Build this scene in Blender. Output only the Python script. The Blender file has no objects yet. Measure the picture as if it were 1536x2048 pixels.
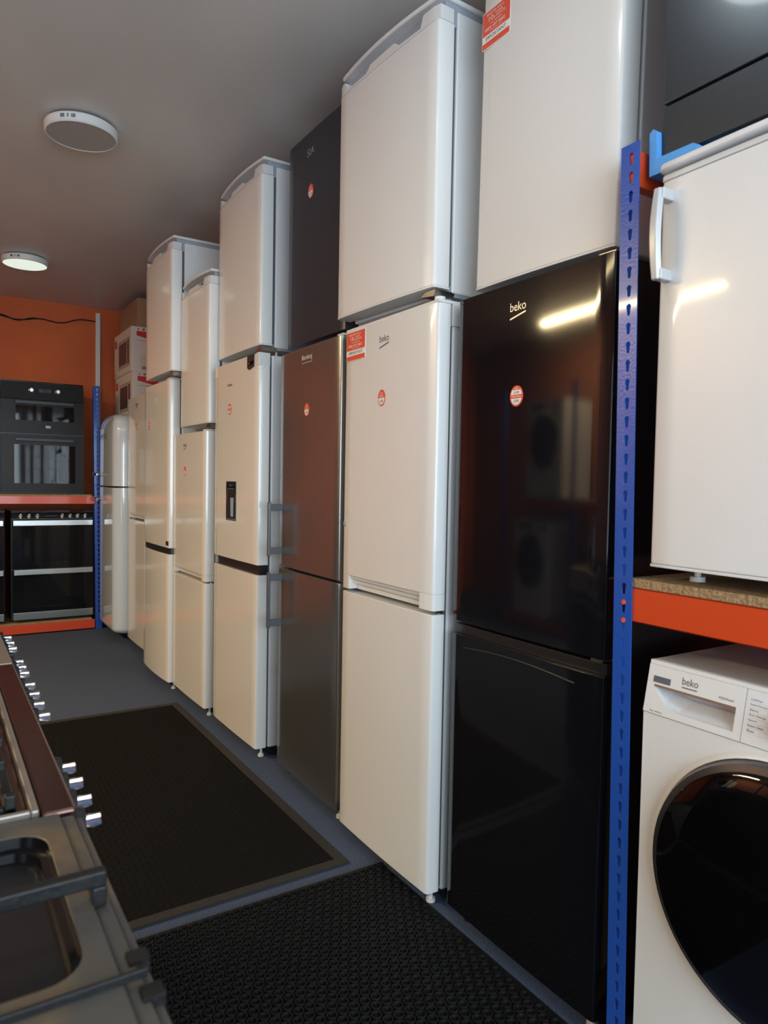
import bpy, bmesh, math, random
from mathutils import Vector, Matrix
random.seed(7)
PI = math.pi
S = bpy.context.scene
COL = S.collection

# ---------------------------------------------------------------- camera
FPX, YAW, PITCH, ROLL, CAMH = 1430.0, .5663, .0417, .0179, 1.2513
cam = bpy.data.cameras.new('camera')
cam.sensor_fit = 'VERTICAL'; cam.sensor_height = 36.0; cam.sensor_width = 27.0
cam.lens = FPX / 2048 * 36
cam.clip_start = .03
cam.dof.use_dof = True; cam.dof.focus_distance = 2.9; cam.dof.aperture_fstop = 8.0
co = bpy.data.objects.new('camera', cam); COL.objects.link(co)
F_ = Vector((math.sin(YAW)*math.cos(PITCH), math.cos(YAW)*math.cos(PITCH), -math.sin(PITCH)))
R_ = Vector((math.cos(YAW), -math.sin(YAW), 0)); U_ = R_.cross(F_)
R2 = R_*math.cos(ROLL) + U_*math.sin(ROLL); U2 = -R_*math.sin(ROLL) + U_*math.cos(ROLL)
mt = Matrix((R2, U2, -F_)).transposed().to_4x4(); mt.translation = Vector((0, 0, CAMH))
co.matrix_world = mt
S.camera = co

# ---------------------------------------------------------------- colour management, world, lights
S.view_settings.view_transform = 'Standard'; S.view_settings.look = 'None'
S.view_settings.gamma = 1.0; S.view_settings.use_curve_mapping = False
S.view_settings.exposure = 0.0
CEIL = 2.76
W = bpy.data.worlds.new('world'); S.world = W; W.use_nodes = True
bg = W.node_tree.nodes['Background']; bg.inputs[0].default_value = (.75, .85, 1, 1); bg.inputs[1].default_value = .6

def area(name, loc, size, power, color, target, size_y=None):
    l = bpy.data.lights.new(name, 'AREA'); l.energy = power; l.color = color
    l.shape = 'RECTANGLE'; l.size = size; l.size_y = size_y or size
    o = bpy.data.objects.new(name, l); COL.objects.link(o); o.location = loc
    o.rotation_euler = (Vector(target) - Vector(loc)).to_track_quat('-Z', 'Y').to_euler()
    return o
# daylight entering by the shop window behind the camera
area('daylight_shop_window', (-.1, -2.42, 1.55), 3.0, 155, (.72, .88, 1.0), (-.1, 4, 1.9), 1.7)
# cool fill added inside the left wall for near fronts; no door there
area('cool_fill_left', (-2.62, -.8, 1.25), 1.0, 22, (.78, .91, 1.0), (1.0, .2, 1.2), 2.0)

# ---------------------------------------------------------------- materials
MATS = {}
def mat(name, col, rough=.5, metal=0., coat=0., spec=.5, bump=None, noise=None, emis=None, trans=0., aniso=0., alpha=1.):
    if name in MATS: return MATS[name]
    m = bpy.data.materials.new(name); m.use_nodes = True
    nt = m.node_tree; N = nt.nodes; L = nt.links; b = N['Principled BSDF']
    b.inputs['Base Color'].default_value = (*col, 1); b.inputs['Roughness'].default_value = rough
    b.inputs['Metallic'].default_value = metal; b.inputs['Coat Weight'].default_value = coat
    b.inputs['Coat Roughness'].default_value = .06
    b.inputs['Specular IOR Level'].default_value = spec
    b.inputs['Transmission Weight'].default_value = trans; b.inputs['Alpha'].default_value = alpha
    tc = N.new('ShaderNodeTexCoord')
    if noise:   # (scale, second colour, stretch, lo, hi)
        sc, c2, st, lo, hi = noise
        mp = N.new('ShaderNodeMapping'); mp.inputs['Scale'].default_value = st
        L.new(tc.outputs['Object'], mp.inputs['Vector'])
        n = N.new('ShaderNodeTexNoise'); n.inputs['Scale'].default_value = sc; n.inputs['Detail'].default_value = 6
        L.new(mp.outputs[0], n.inputs['Vector'])
        r = N.new('ShaderNodeMapRange'); r.inputs[1].default_value = lo; r.inputs[2].default_value = hi
        L.new(n.outputs[0], r.inputs[0])
        mx = N.new('ShaderNodeMix'); mx.data_type = 'RGBA'
        mx.inputs[6].default_value = (*col, 1); mx.inputs[7].default_value = (*c2, 1)
        L.new(r.outputs[0], mx.inputs[0]); L.new(mx.outputs[2], b.inputs['Base Color'])
    if bump:    # (scale, strength, stretch)
        sc, stg, st = bump
        mp = N.new('ShaderNodeMapping'); mp.inputs['Scale'].default_value = st
        L.new(tc.outputs['Object'], mp.inputs['Vector'])
        n = N.new('ShaderNodeTexNoise'); n.inputs['Scale'].default_value = sc; n.inputs['Detail'].default_value = 4
        L.new(mp.outputs[0], n.inputs['Vector'])
        bp = N.new('ShaderNodeBump'); bp.inputs['Strength'].default_value = stg; bp.inputs['Distance'].default_value = .002
        L.new(n.outputs[0], bp.inputs['Height']); L.new(bp.outputs[0], b.inputs['Normal'])
    if emis:
        b.inputs['Emission Color'].default_value = (*emis[0], 1); b.inputs['Emission Strength'].default_value = emis[1]
    MATS[name] = m
    return m
one = (1, 1, 1)
WH = mat('white_enamel', (.80, .79, .77), .30, coat=.35, bump=(260, .05, one))
WHG = mat('white_gloss_enamel', (.80, .78, .73), .25, coat=.7, bump=(5, .03, one))
WHU = mat('white_painted_steel', (.78, .78, .78), .34, coat=.25, bump=(420, .08, one))
WGL = mat('pale_grey_gloss', (.66, .73, .80), .08, coat=.8)
WPL = mat('white_plastic', (.74, .74, .73), .38)
GPL = mat('grey_plastic', (.33, .35, .38), .45)
DPL = mat('dark_gasket', (.10, .105, .115), .6)
BLK = mat('black_gloss', (.006, .006, .008), .07, coat=.1, spec=.4, bump=(3.2, .10, (1, 1, .35)))
BLS = mat('black_side', (.010, .010, .013), .35)
BPL = mat('black_plastic', (.012, .012, .014), .4)
SIA = mat('black_steel', (.036, .043, .060), .30, metal=.3, bump=(200, .05, (1, 1, 6)))
STG = mat('grey_steel', (.30, .305, .30), .24, metal=.85, bump=(2.5, .12, (1, 1, .3)))
STGS = mat('grey_side', (.20, .205, .215), .4, metal=.3)
STL = mat('stainless', (.55, .54, .52), .24, metal=1., bump=(90, .1, (.05, 1, 1)))
CHR = mat('chrome', (.78, .78, .80), .07, metal=1.)
ALU = mat('brushed_handle', (.13, .133, .145), .35, metal=.4)
HND = mat('silver_white_handle', (.55, .555, .56), .32, metal=.2)
ORW = mat('orange_wall_paint', (.62, .13, .030), .72, bump=(60, .25, one), noise=(1.6, (.52, .10, .026), one, .35, .7))
ORB = mat('orange_beam_paint', (.66, .068, .015), .33, coat=.3)
BLU = mat('blue_rack_paint', (.018, .085, .42), .28, coat=.3, bump=(160, .25, one))
CEM = mat('ceiling_paint', (.70, .70, .67), .40, bump=(9, .5, (1, .4, 1)), noise=(2.2, (.62, .60, .56), (1, .5, 1), .3, .75))
WPT = mat('white_wall_paint', (.62, .60, .56), .7, bump=(60, .2, one))
CHB = mat('chipboard', (.46, .31, .16), .8, bump=(260, .8, one), noise=(150, (.20, .115, .05), one, .35, .68))
CARD = mat('brown_cardboard', (.40, .26, .15), .85, bump=(120, .2, one))
WCARD = mat('white_carton', (.70, .66, .62), .5)
RED = mat('label_red', (.80, .10, .045), .4)
CRIM = mat('carton_red', (.62, .03, .035), .5)
LWH = mat('label_white', (.86, .84, .80), .45)
INK = mat('ink_black', (.02, .02, .025), .5)
INKG = mat('ink_grey', (.11, .11, .12), .5)
INKB = mat('ink_blue', (.15, .24, .62), .5)
SILV = mat('silver_print', (.62, .60, .57), .3, metal=.6)
GOLDF = mat('gold_foil', (.75, .58, .28), .15, metal=1.)
FOAM = mat('blue_foam', (.10, .36, .80), .75, bump=(220, .5, one))
GLASS = mat('oven_glass', (.012, .012, .014), .035, spec=.35, alpha=.72)
WGLS = mat('window_glass', (1, 1, 1), .02, trans=1.)
CAV = mat('oven_cavity', (.05, .05, .055), .45)
CRPT = mat('blue_carpet', (.048, .066, .118), .95, spec=.15, bump=(700, 1.0, one), noise=(330, (.15, .185, .27), one, .42, .66))
RUB = mat('black_rubber', (.008, .0078, .008), .55, spec=.3, bump=(300, .5, one), noise=(14, (.014, .0135, .0135), one, .5, .8))
RUBE = mat('rubber_border', (.026, .023, .020), .7, bump=(300, .5, one))
ENA = mat('sooty_enamel', (.070, .067, .060), .45, bump=(70, .3, one), noise=(13, (.16, .11, .06), (1, 1, 1), .50, .72))
WEL = mat('black_enamel_well', (.005, .005, .006), .16, spec=.4)
IRON = mat('cast_iron', (.010, .011, .012), .42, spec=.35, bump=(120, .4, one))
BSTL = mat('dark_polished_steel', (.15, .085, .078), .22, metal=.9, bump=(30, .15, (1, .1, 1)))
CRM = mat('worn_steel', (.42, .38, .33), .36, metal=.7, bump=(40, .2, one))
WARM = mat('warm_tube', (1, .9, .7), .5, emis=((1.0, .78, .42), 18.0))
LITD = mat('lit_diffuser', (.75, .8, .75), .5, emis=((.80, .92, .80), .85))
OFFD = mat('unlit_diffuser', (.42, .40, .38), .5)
DISP = mat('dark_display', (.02, .028, .05), .12, coat=.5)
CLR = mat('clear_film', (.8, .8, .8), .12, alpha=.35)

# ---------------------------------------------------------------- mesh helpers
class MB:
    def __init__(s): s.bm = bmesh.new()
    def faces(s, vs, fs, m=0):
        v = [s.bm.verts.new(p) for p in vs]
        for f in fs:
            try: s.bm.faces.new([v[i] for i in f]).material_index = m
            except ValueError: pass
        return s
    def box(s, x0, x1, y0, y1, z0, z1, m=0):
        return s.faces([(x0,y0,z0),(x1,y0,z0),(x1,y1,z0),(x0,y1,z0),(x0,y0,z1),(x1,y0,z1),(x1,y1,z1),(x0,y1,z1)],
                       [(0,3,2,1),(4,5,6,7),(0,1,5,4),(1,2,6,5),(2,3,7,6),(3,0,4,7)], m)
    def loft(s, rings, m=0, cap=True, closed=True):
        n = len(rings[0]); vs = [p for r in rings for p in r]; fs = []
        for k in range(len(rings)-1):
            for i in range(n if closed else n-1):
                j = (i+1) % n; fs.append((k*n+i, k*n+j, (k+1)*n+j, (k+1)*n+i))
        if cap: fs += [tuple(range(n))[::-1], tuple((len(rings)-1)*n+i for i in range(n))]
        return s.faces(vs, fs, m)
    def pxz(s, poly, y0, y1, m=0):   # polygon (x,z), anticlockwise seen from -y, extruded along y
        return s.loft([[(x, y1, z) for x, z in poly], [(x, y0, z) for x, z in poly]][::-1], m)
    def pxy(s, poly, z0, z1, m=0):
        return s.loft([[(x, y, z0) for x, y in poly], [(x, y, z1) for x, y in poly]], m)
    def cyl(s, c, ax, r, h, n=24, m=0, r2=None):
        r2 = r if r2 is None else r2; a, b = [(1,2),(2,0),(0,1)][ax]; rr = []
        for k, q in ((0, r), (h, r2)):
            ring = []
            for i in range(n):
                p = list(c); p[ax] += k; p[a] += q*math.cos(2*PI*i/n); p[b] += q*math.sin(2*PI*i/n); ring.append(tuple(p))
            rr.append(ring)
        return s.loft(rr, m)
    def lathe(s, c, ax, prof, n=48, m=0):   # prof: (r, along)
        a, b = [(1,2),(2,0),(0,1)][ax]; rr = []
        ring_ = prof[0][0] > .005 and prof[-1][0] > .005
        if ring_: prof = list(prof) + [prof[0]]
        for q, k in prof:
            ring = []
            for i in range(n):
                p = list(c); p[ax] += k; p[a] += q*math.cos(2*PI*i/n); p[b] += q*math.sin(2*PI*i/n); ring.append(tuple(p))
            rr.append(ring)
        return s.loft(rr, m, cap=not ring_)
    def tube(s, pts, r, n=8, m=0):
        pts = [Vector(p) for p in pts]; rr = []
        for i, p in enumerate(pts):
            t = (pts[min(i+1, len(pts)-1)] - pts[max(i-1, 0)]).normalized()
            up = Vector((0, 0, 1)) if abs(t.z) < .9 else Vector((1, 0, 0))
            u = t.cross(up).normalized(); v = t.cross(u)
            rr.append([tuple(p + (u*math.cos(2*PI*k/n) + v*math.sin(2*PI*k/n))*r) for k in range(n)])
        return s.loft(rr, m)
    def plate(s, outer, holes, y0, y1, m=0, mi=None):   # (x,z) outline with holes, thick along y
        bm = s.bm; mi = m if mi is None else mi
        loops = []
        for lp in [outer] + holes:
            vs = [bm.verts.new((x, y0, z)) for x, z in lp]
            loops.append((vs, [bm.edges.new((vs[i], vs[(i+1) % len(vs)])) for i in range(len(vs))]))
        g = bmesh.ops.triangle_fill(bm, use_beauty=True, use_dissolve=False, edges=[e for l in loops for e in l[1]], normal=(0, -1, 0))
        fs = [f for f in g['geom'] if isinstance(f, bmesh.types.BMFace)]
        mp = {}
        for vs, _ in loops:
            for v in vs: mp[v] = bm.verts.new((v.co.x, y1, v.co.z))
        for f in fs:
            f.material_index = m
            bm.faces.new([mp[v] for v in reversed(f.verts)]).material_index = m
        for k, (vs, _) in enumerate(loops):
            for i in range(len(vs)):
                a, b = vs[i], vs[(i+1) % len(vs)]
                bm.faces.new((a, b, mp[b], mp[a])).material_index = m if k == 0 else mi
        return s
    def text(s, t, x, z, h, m=0, y=-.0006, w=None, shear=0., th=.0004, align='CENTER'):
        cu = bpy.data.curves.new('t', 'FONT'); cu.body = t; cu.size = 1.0; cu.align_x = align; cu.resolution_u = 3
        ob = bpy.data.objects.new('t', cu); COL.objects.link(ob)
        me = bpy.data.meshes.new_from_object(ob, depsgraph=None) if False else ob.to_mesh()
        xs = [v.co.x for v in me.vertices] or [0, 1]; zs = [v.co.y for v in me.vertices] or [0, 1]
        hh = (max(zs) - min(zs)) or 1; k = h/hh; kx = k if w is None else w/(max(xs)-min(xs))
        zb = min(zs)
        vs = [(x + v.co.x*kx, y, z + (v.co.y - zb)*k + shear*v.co.x*kx) for v in me.vertices]
        s.faces(vs, [tuple(p.vertices) for p in me.polygons], m)
        ob.to_mesh_clear(); bpy.data.objects.remove(ob); bpy.data.curves.remove(cu)
        return s
    def build(s, name, mats, parent=None, bevel=0., seg=2, smooth=True, recalc=True):
        bm = s.bm
        if recalc: bmesh.ops.recalc_face_normals(bm, faces=bm.faces)
        me = bpy.data.meshes.new(name); bm.to_mesh(me); bm.free()
        for m in (mats if isinstance(mats, (list, tuple)) else [mats]): me.materials.append(m)
        o = bpy.data.objects.new(name, me); COL.objects.link(o)
        if parent: o.parent = parent
        if smooth:
            me.polygons.foreach_set('use_smooth', [True]*len(me.polygons))
            if not bevel: me.set_sharp_from_angle(angle=math.radians(35))
        if bevel:
            b = o.modifiers.new('bevel', 'BEVEL'); b.width = bevel; b.segments = seg; b.limit_method = 'ANGLE'
            b.angle_limit = math.radians(35); b.harden_normals = True
        return o

def tag(o, label=None, cat=None, group=None, kind=None):
    if label: o['label'] = label
    if cat: o['category'] = cat
    if group: o['group'] = group
    if kind: o['kind'] = kind
    return o
def thing(name, label, cat, loc, rz=0., group=None, rx=0.):
    o = bpy.data.objects.new(name, None); COL.objects.link(o); o.empty_display_size = .1
    o.location = loc; o.rotation_euler = (rx, 0, rz)
    return tag(o, label, cat, group)
def struct(name, mb, m, **k):
    o = mb.build(name, m, **k); o['kind'] = 'structure'; return o
def arc(cx, cz, r, a0, a1, n):
    return [(cx + r*math.cos(math.radians(a0+(a1-a0)*i/n)), cz + r*math.sin(math.radians(a0+(a1-a0)*i/n))) for i in range(n+1)]
def rrect(x0, x1, z0, z1, r, n=6):
    return arc(x1-r, z0+r, r, -90, 0, n) + arc(x1-r, z1-r, r, 0, 90, n) + arc(x0+r, z1-r, r, 90, 180, n) + arc(x0+r, z0+r, r, 180, 270, n)
def bowed(w, y0, y1, bow, n=10, r=.012):   # plan outline (x,y), front (y0) bowed outwards, front corners rounded
    h = w/2; pts = []
    for i in range(n+1):
        x = -h + r + (w-2*r)*i/n; pts.append((x, y0 - bow*(1-(2*x/w)**2)))
    a = [(-h, y0+r), (-h+r*.3, y0+r*.3)]; b = [(h-r*.3, y0+r*.3), (h, y0+r)]
    return a + pts + b + [(h, y1), (-h, y1)]

# ---------------------------------------------------------------- room
XL, XR, YF, YB = -2.75, 2.05, -2.6, 6.86
struct('floor', MB().box(XL-.1, XR+.1, YF-.1, YB+.1, -.1, 0), CRPT)
struct('ceiling', MB().box(XL-.1, XR+.1, YF-.1, YB+.1, CEIL, CEIL+.1), CEM)
struct('wall_back', MB().box(XL-.1, XR+.1, YB, YB+.1, 0, CEIL), ORW)
struct('wall_right', MB().box(XR, XR+.1, YF, YB, 0, CEIL), ORW)
struct('wall_left', MB().box(XL-.1, XL, YF, YB, 0, CEIL), mat('red_wall_paint', (.27, .095, .055), .75, bump=(60, .25, one)))
struct('wall_front', MB().plate([(XL-.1, 0), (XR+.1, 0), (XR+.1, CEIL), (XL-.1, CEIL)], [[(-1.7, .6), (-1.7, 2.45), (1.5, 2.45), (1.5, .6)]], YF-.1, YF), WPT)
wf = MB()
for a in ((-1.7, -1.65, .6, 2.45), (1.45, 1.5, .6, 2.45), (-1.65, 1.45, .6, .65), (-1.65, 1.45, 2.4, 2.45), (-.12, -.07, .65, 2.4)):
    wf.box(a[0], a[1], YF-.08, YF-.03, a[2], a[3])
wfo = struct('window_1', wf, WPL)
MB().box(-1.65, 1.45, YF-.06, YF-.055, .65, 2.4).build('window_pane', WGLS, wfo)

# trunking and wire on the back wall
o = MB().box(1.262, 1.30, YB-.022, YB, 1.2, 2.715).build('cable_trunking', WPL, bevel=.002)
tag(o, 'white vertical plastic cable trunking on the orange back wall', 'trunking')
wp = []
for i in range(41):
    x = .05 + 1.22*i/40; t = i/40
    z = 2.62 - .035*math.sin(PI*t*1.1) + .012*math.sin(t*23) + .05*max(0, t-.8)*2
    wp.append((x, YB-.012 - .006*math.sin(t*31), z))
wo = MB().tube(wp, .0055, 6).tube([(x, y-.008, z+.008*math.sin(i*.9)) for i, (x, y, z) in enumerate(wp)][:26], .004, 6).build('wall_wire', BPL)
tag(wo, 'thin black wire strung along the top of the orange back wall', 'wire')

# ---------------------------------------------------------------- ceiling lamps
def round_lamp(label, x, y, lit, power=2.2):
    t = thing('ceiling_lamp', label, 'ceiling lamp', (x, y, CEIL-.05), 0, 'round ceiling lamps')
    t.rotation_euler.z = math.radians(-30)
    b = MB().lathe((0, 0, 0), 2, [(.138, .0), (.142, .0), (.1475, .006), (.1475, .034), (.143, .040), (.138, .040)], 56)
    b.build('lamp_ring', WPL, t)
    v = MB()
    for sx in (-1, 1):
        for k in range(3):
            v.box(sx*(.016+.006*k)-.0012, sx*(.016+.006*k)+.0012, -.150, -.1455, .013, .027)
    v.cyl((0, -.146, .017), 1, .003, -.004, 8).cyl((0, -.146, .025), 1, .003, -.004, 8)
    v.build('vent_slots', DPL, t)
    MB().lathe((0, 0, 0), 2, [(.001, .002), (.1375, .002), (.1375, .010), (.001, .010)], 48).build('diffuser', LITD if lit else OFFD, t)
    MB().lathe((0, 0, 0), 2, [(.001, .0402), (.136, .0402), (.136, .0499), (.001, .0499)], 48).build('mounting_plate', DPL, t)  # widened to block upward glow; dark tone stands for the ring's shadow gap
    if lit and power > 2.5:
        l = bpy.data.lights.new('lamp_glow', 'AREA'); l.shape = 'DISK'; l.size = .24; l.energy = power; l.color = (.88, .97, .95)
        lo = bpy.data.objects.new('lamp_glow', l); COL.objects.link(lo); lo.parent = t; lo.location = (0, 0, -.004)
round_lamp('round white ceiling lamp, unlit, the nearer of the two', .562, 3.363, False)
round_lamp('round ceiling lamp with lit pale diffuser, nearer the orange wall', .568, 5.586, True)
round_lamp('round white ceiling lamp directly over the nearest cookers, lit', .50, 1.20, True, 3)
round_lamp('round white ceiling lamp behind the viewer near the shop window, lit', .54, -1.1, True, 6)
# warm tube battens over the far side of the room
def batten(label, x, y0, y1, e):
    t = thing('tube_light', label, 'tube light', (x, (y0+y1)/2, CEIL-.09), 0, 'tube lights')
    L2 = (y1-y0)/2
    MB().box(-.04, .04, -L2, L2, .045, .09).build('batten', WPL, t, bevel=.004)
    MB().cyl((0, -L2+.03, .022), 1, .016, 2*L2-.06, 12).build('tube', WARM, t)
    for s in (-1, 1): MB().box(-.02, .02, s*(L2-.015)-.012, s*(L2-.015)+.012, .0, .05).build('end_holder', WPL, t)
    l = bpy.data.lights.new('tube_glow', 'AREA'); l.shape = 'RECTANGLE'; l.size = .06; l.size_y = 2*L2; l.energy = e; l.color = (1.0, .78, .42)
    lo = bpy.data.objects.new('tube_glow', l); COL.objects.link(lo); lo.parent = t; lo.location = (0, 0, -.006)
batten('warm fluorescent tube light over the left aisle, the farther one', -2.15, 3.1, 4.6, 118)
batten('warm fluorescent tube light over the left aisle, the nearer one', -1.9, .9, 2.4, 11)

# ---------------------------------------------------------------- small printed things
def oval(parent, x, z, style=0, price='£180', r=(.023, .027), y=-.0012):
    b = MB(); n = 40
    def disc(rx, rz, yy, m):
        ring = [(x + rx*math.cos(2*PI*i/n), yy, z + rz*math.sin(2*PI*i/n)) for i in range(n)]
        ring2 = [(p[0], 0.0003, p[2]) for p in ring]
        b.loft([ring, ring2], m)
    disc(r[0], r[1], y, 0); k = .86
    def band(z0, z1, m, yy):
        pts = []
        for i in range(7):
            zz = z0 + (z1-z0)*i/6; pts.append((x + r[0]*k*math.sqrt(max(0, 1-((zz)/(r[1]*k))**2)), z+zz))
        pts += [(2*x - p[0], p[1]) for p in reversed(pts)]
        b.faces([(p[0], yy, p[1]) for p in pts], [tuple(range(len(pts)))], m)
    if style == 0:     # red upper half, white lower half
        band(-r[1]*k, .0, 1, y-.0003)
        b.text('OUR', x, z+r[1]*.42, r[1]*.26, 1, y-.0005, w=r[0]*.8); b.text('PRICE', x, z+r[1]*.08, r[1]*.26, 1, y-.0005, w=r[0]*1.2)
        b.text(price, x, z-r[1]*.58, r[1]*.34, 2, y-.0006, w=r[0]*.9)
    else:              # two white fields with a red band between
        band(r[1]*.14, r[1]*.58, 1, y-.0003); band(-r[1]*k, -r[1]*.24, 1, y-.0003)
        b.text('RRP', x, z+r[1]*.66, r[1]*.14, 1, y-.0005, w=r[0]*.5)
        b.text('£349', x, z+r[1]*.22, r[1]*.24, 2, y-.0006, w=r[0]*.8)
        b.text('OUR PRICE', x, z-r[1]*.14, r[1]*.18, 1, y-.0005, w=r[0]*1.5)
        b.text(price, x, z-r[1]*.62, r[1]*.28, 2, y-.0006, w=r[0]*.8)
    return b.build('price_sticker', [RED, LWH, INK], parent, recalc=False, smooth=False)
def beko(parent, x, z, h, m, w, slant=.12, y=-.0006):
    b = MB().text('beko', x, z, h, 0, y, w=w)
    zz = z - h*.52; d = h*.13
    b.faces([(x-w/2, y, zz-d-slant*w/2), (x+w/2, y, zz-d+slant*w/2), (x+w/2, y, zz+d*.4+slant*w/2), (x-w/2, y, zz+d*.4-slant*w/2)], [(0, 1, 2, 3)])
    return b.build('brand_logo', m, parent, recalc=False, smooth=False)
def guarantee(parent, x0, x1, z0, z1, y=-.0012):
    b = MB(); w = x1-x0; h = z1-z0; c = (x0+x1)/2
    b.pxz(rrect(x0, x1, z0, z1, .004, 3), y, .0004, 1)
    b.pxz(rrect(x0+.0015, x1-.0015, z0+.0015, z1-.0015, .003, 3), y-.0002, y, 0)
    b.box(x0+.0012, x1-.0012, y-.0005, y-.0002, z0+h*.17, z0+h*.36, 1)
    yy = y-.0008
    b.text('REGISTER FOR A', c-.004, z0+h*.86, h*.06, 1, yy, w=w*.62)
    b.text('10', c-w*.2, z0+h*.69, h*.13, 1, yy, w=w*.16)
    b.text('YEAR', c+w*.1, z0+h*.77, h*.055, 1, yy, w=w*.28); b.text('GUARANTEE', c+w*.12, z0+h*.69, h*.055, 1, yy, w=w*.42)
    b.text('CALL FREE NOW', c, z0+h*.60, h*.045, 1, yy, w=w*.42)
    b.text('0800 497 0682', c-.004, z0+h*.47, h*.085, 1, yy, w=w*.72)
    b.text('OR REGISTER ONLINE', c, z0+h*.405, h*.035, 1, yy, w=w*.44)
    b.text('IMPORTANT', c, z0+h*.215, h*.10, 2, yy, w=w*.72)
    return b.build('guarantee_label', [RED, LWH, INK], parent, recalc=False, smooth=False)

# ---------------------------------------------------------------- fridges
def base(label, X, Yn, w, th, z, name='fridge_freezer', cat='fridge freezer', group=None, tilt=0.):
    a = math.radians(th) - PI/2
    cx = X - w/2*math.sin(math.radians(th)); cy = Yn + w/2*math.cos(math.radians(th))
    return thing(name, label, cat, (cx, cy, z), a, group)
def foot(t, x, y, z0, z1, r=.014, m=BPL):
    MB().cyl((x, y, z0), 2, r, .010, 14).cyl((x, y, z0+.008), 2, r*.45, z1-z0-.008, 10).build('foot', m, t)
def cabinet(t, w, z0, z1, d, dt, m, mg=DPL):
    MB().box(-w/2+.002, w/2-.002, dt+.007, d, z0, z1).build('body', m, t, bevel=.009, seg=3)
    MB().box(-w/2+.008, w/2-.008, dt-.002, dt+.009, z0+.012, z1-.010).build('door_gasket', mg, t)
def door(t, w, z0, z1, dt, bow, m, name='door', notch=None, r=.010, bevel=.0025):
    """door slab; notch=(x0,x1,h) is a grip recess cut in its lower front edge"""
    if not notch:
        return MB().pxy(bowed(w, 0, dt, bow, 12, r), z0, z1).build(name, m, t, bevel=bevel)
    b = MB(); x0, x1, h = notch
    b.pxy(bowed(w, 0, dt, bow, 12, r), z0+h, z1)
    hw = w/2; f = lambda x: -bow*(1-(2*x/w)**2)
    b.pxy([(-hw, dt), (-hw, r), (-hw+r*.3, r*.3), (-hw+r, f(-hw+r)), (x0, f(x0)), (x0, dt)], z0, z0+h-.0002)
    b.pxy([(x1, dt), (x1, f(x1)), (hw-r, f(hw-r)), (hw-r*.3, r*.3), (hw, r), (hw, dt)], z0, z0+h-.0002)
    b.box(x0, x1, .030, dt, z0, z0+h-.0002)
    o = b.build(name, m, t, bevel=.0012)
    g = MB(); k = h
    g.faces([(x0, .0295, z0), (x1, .0295, z0), (x1, .029, z0+k*.35), (x0, .029, z0+k*.35), (x1, .016, z0+k*.42), (x0, .016, z0+k*.42),
             (x1, .014, z0+k*.70), (x0, .014, z0+k*.70), (x1, .004, z0+k*.76), (x0, .004, z0+k*.76), (x1, .001, z0+k), (x0, .001, z0+k)],
            [(0, 1, 2, 3), (3, 2, 4, 5), (5, 4, 6, 7), (7, 6, 8, 9), (9, 8, 10, 11)])
    g.build('grip_recess', MATS['white_plastic'] if m in (WH, WGL, WHU, WHG) else GPL, o, recalc=False)
    return o
def hinge(t, x, y, z, m=STL):
    MB().box(x-.022, x+.010, y-.008, y+.028, z-.003, z+.003).cyl((x, y+.008, z-.006), 2, .005, .012, 10).build('hinge', m, t)
def plinth(t, w, d, m=BPL, z=.045):
    MB().box(-w/2+.012, w/2-.012, .075, d-.01, .012, z).build('plinth', m, t)
    for x in (-w/2+.04, w/2-.04):
        foot(t, x, .055 if x < 0 else .045, 0, z, m=WPL if x > 0 else BPL)

# B: black gloss fridge freezer beside the blue upright
B = base('tall glossy black fridge freezer behind the blue upright, oval price sticker', 1.243, 1.046, .543, 0, 0)
w, d = .543, .60
cabinet(B, w, .045, 1.755, d, .058, BLS, DPL)
ud = door(B, w, .868, 1.757, .056, .005, BLK, 'upper_door')
ld = MB().pxy(bowed(w, 0, .056, .005, 12, .010), .048, .832).build('lower_door', BLK, B, bevel=.0025)
MB().pxy(bowed(w-.004, .012, .056, .003, 12, .01), .832, .858).build('lower_door_grip', BPL, B, bevel=.001)
MB().tube([(.19 - .40*i/10, -.004-.003*math.sin(i*.314), .800+.012*math.sin(i*.314*1.0)) for i in range(11)], .0016, 6).build('grip_trim', BPL, ld)
hinge(B, .245, .02, .862); plinth(B, w, d, z=.044)
yc = 1.046+w/2
beko(ud, yc-1.343, 1.684, .022, SILV, .056, .22, y=-.0056); oval(ud, yc-1.340, 1.472, 1, '£290', (.023, .026), y=-.0062)

# W: white beko
Wf = base('tall white fridge freezer with orange guarantee label, left of the black one', 1.214, 1.642, .539, -.4, 0)
w = .539; yc = 1.642+w/2
cabinet(Wf, w, .045, 1.752, d, .046, WHU)
ud = door(Wf, w, .882, 1.762, .044, .005, WH, 'upper_door', (yc-2.130, yc-1.707, .048))
door(Wf, w, .048, .871, .044, .005, WH, 'lower_door')
MB().box(-w/2, w/2, .002, .10, 1.7625, 1.772).box(w/2-.045, w/2+.002, .050, .10, 1.70, 1.763).build('top_trim', WPL, Wf, bevel=.0015)
MB().cyl((w/2-.035, .03, 1.772), 2, .016, .014, 16).build('hinge_cap', WPL, Wf)
hinge(Wf, w/2-.02, .028, .8765); plinth(Wf, w, d, z=.044)
beko(ud, yc-1.921, 1.694, .021, INKG, .055, .22, y=-.0056)
guarantee(ud, yc-2.166, yc-2.040, 1.660, 1.757, y=-.0048)
oval(ud, yc-1.930, 1.518, 0, '£180', (.0215, .026), y=-.0062)
MB().lathe((yc-2.165, -.003, 1.105), 1, [(.001, -.0012), (.006, -.001), (.009, 0), (.009, .002)], 14).build('dent_mark', GPL, ud)

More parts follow.
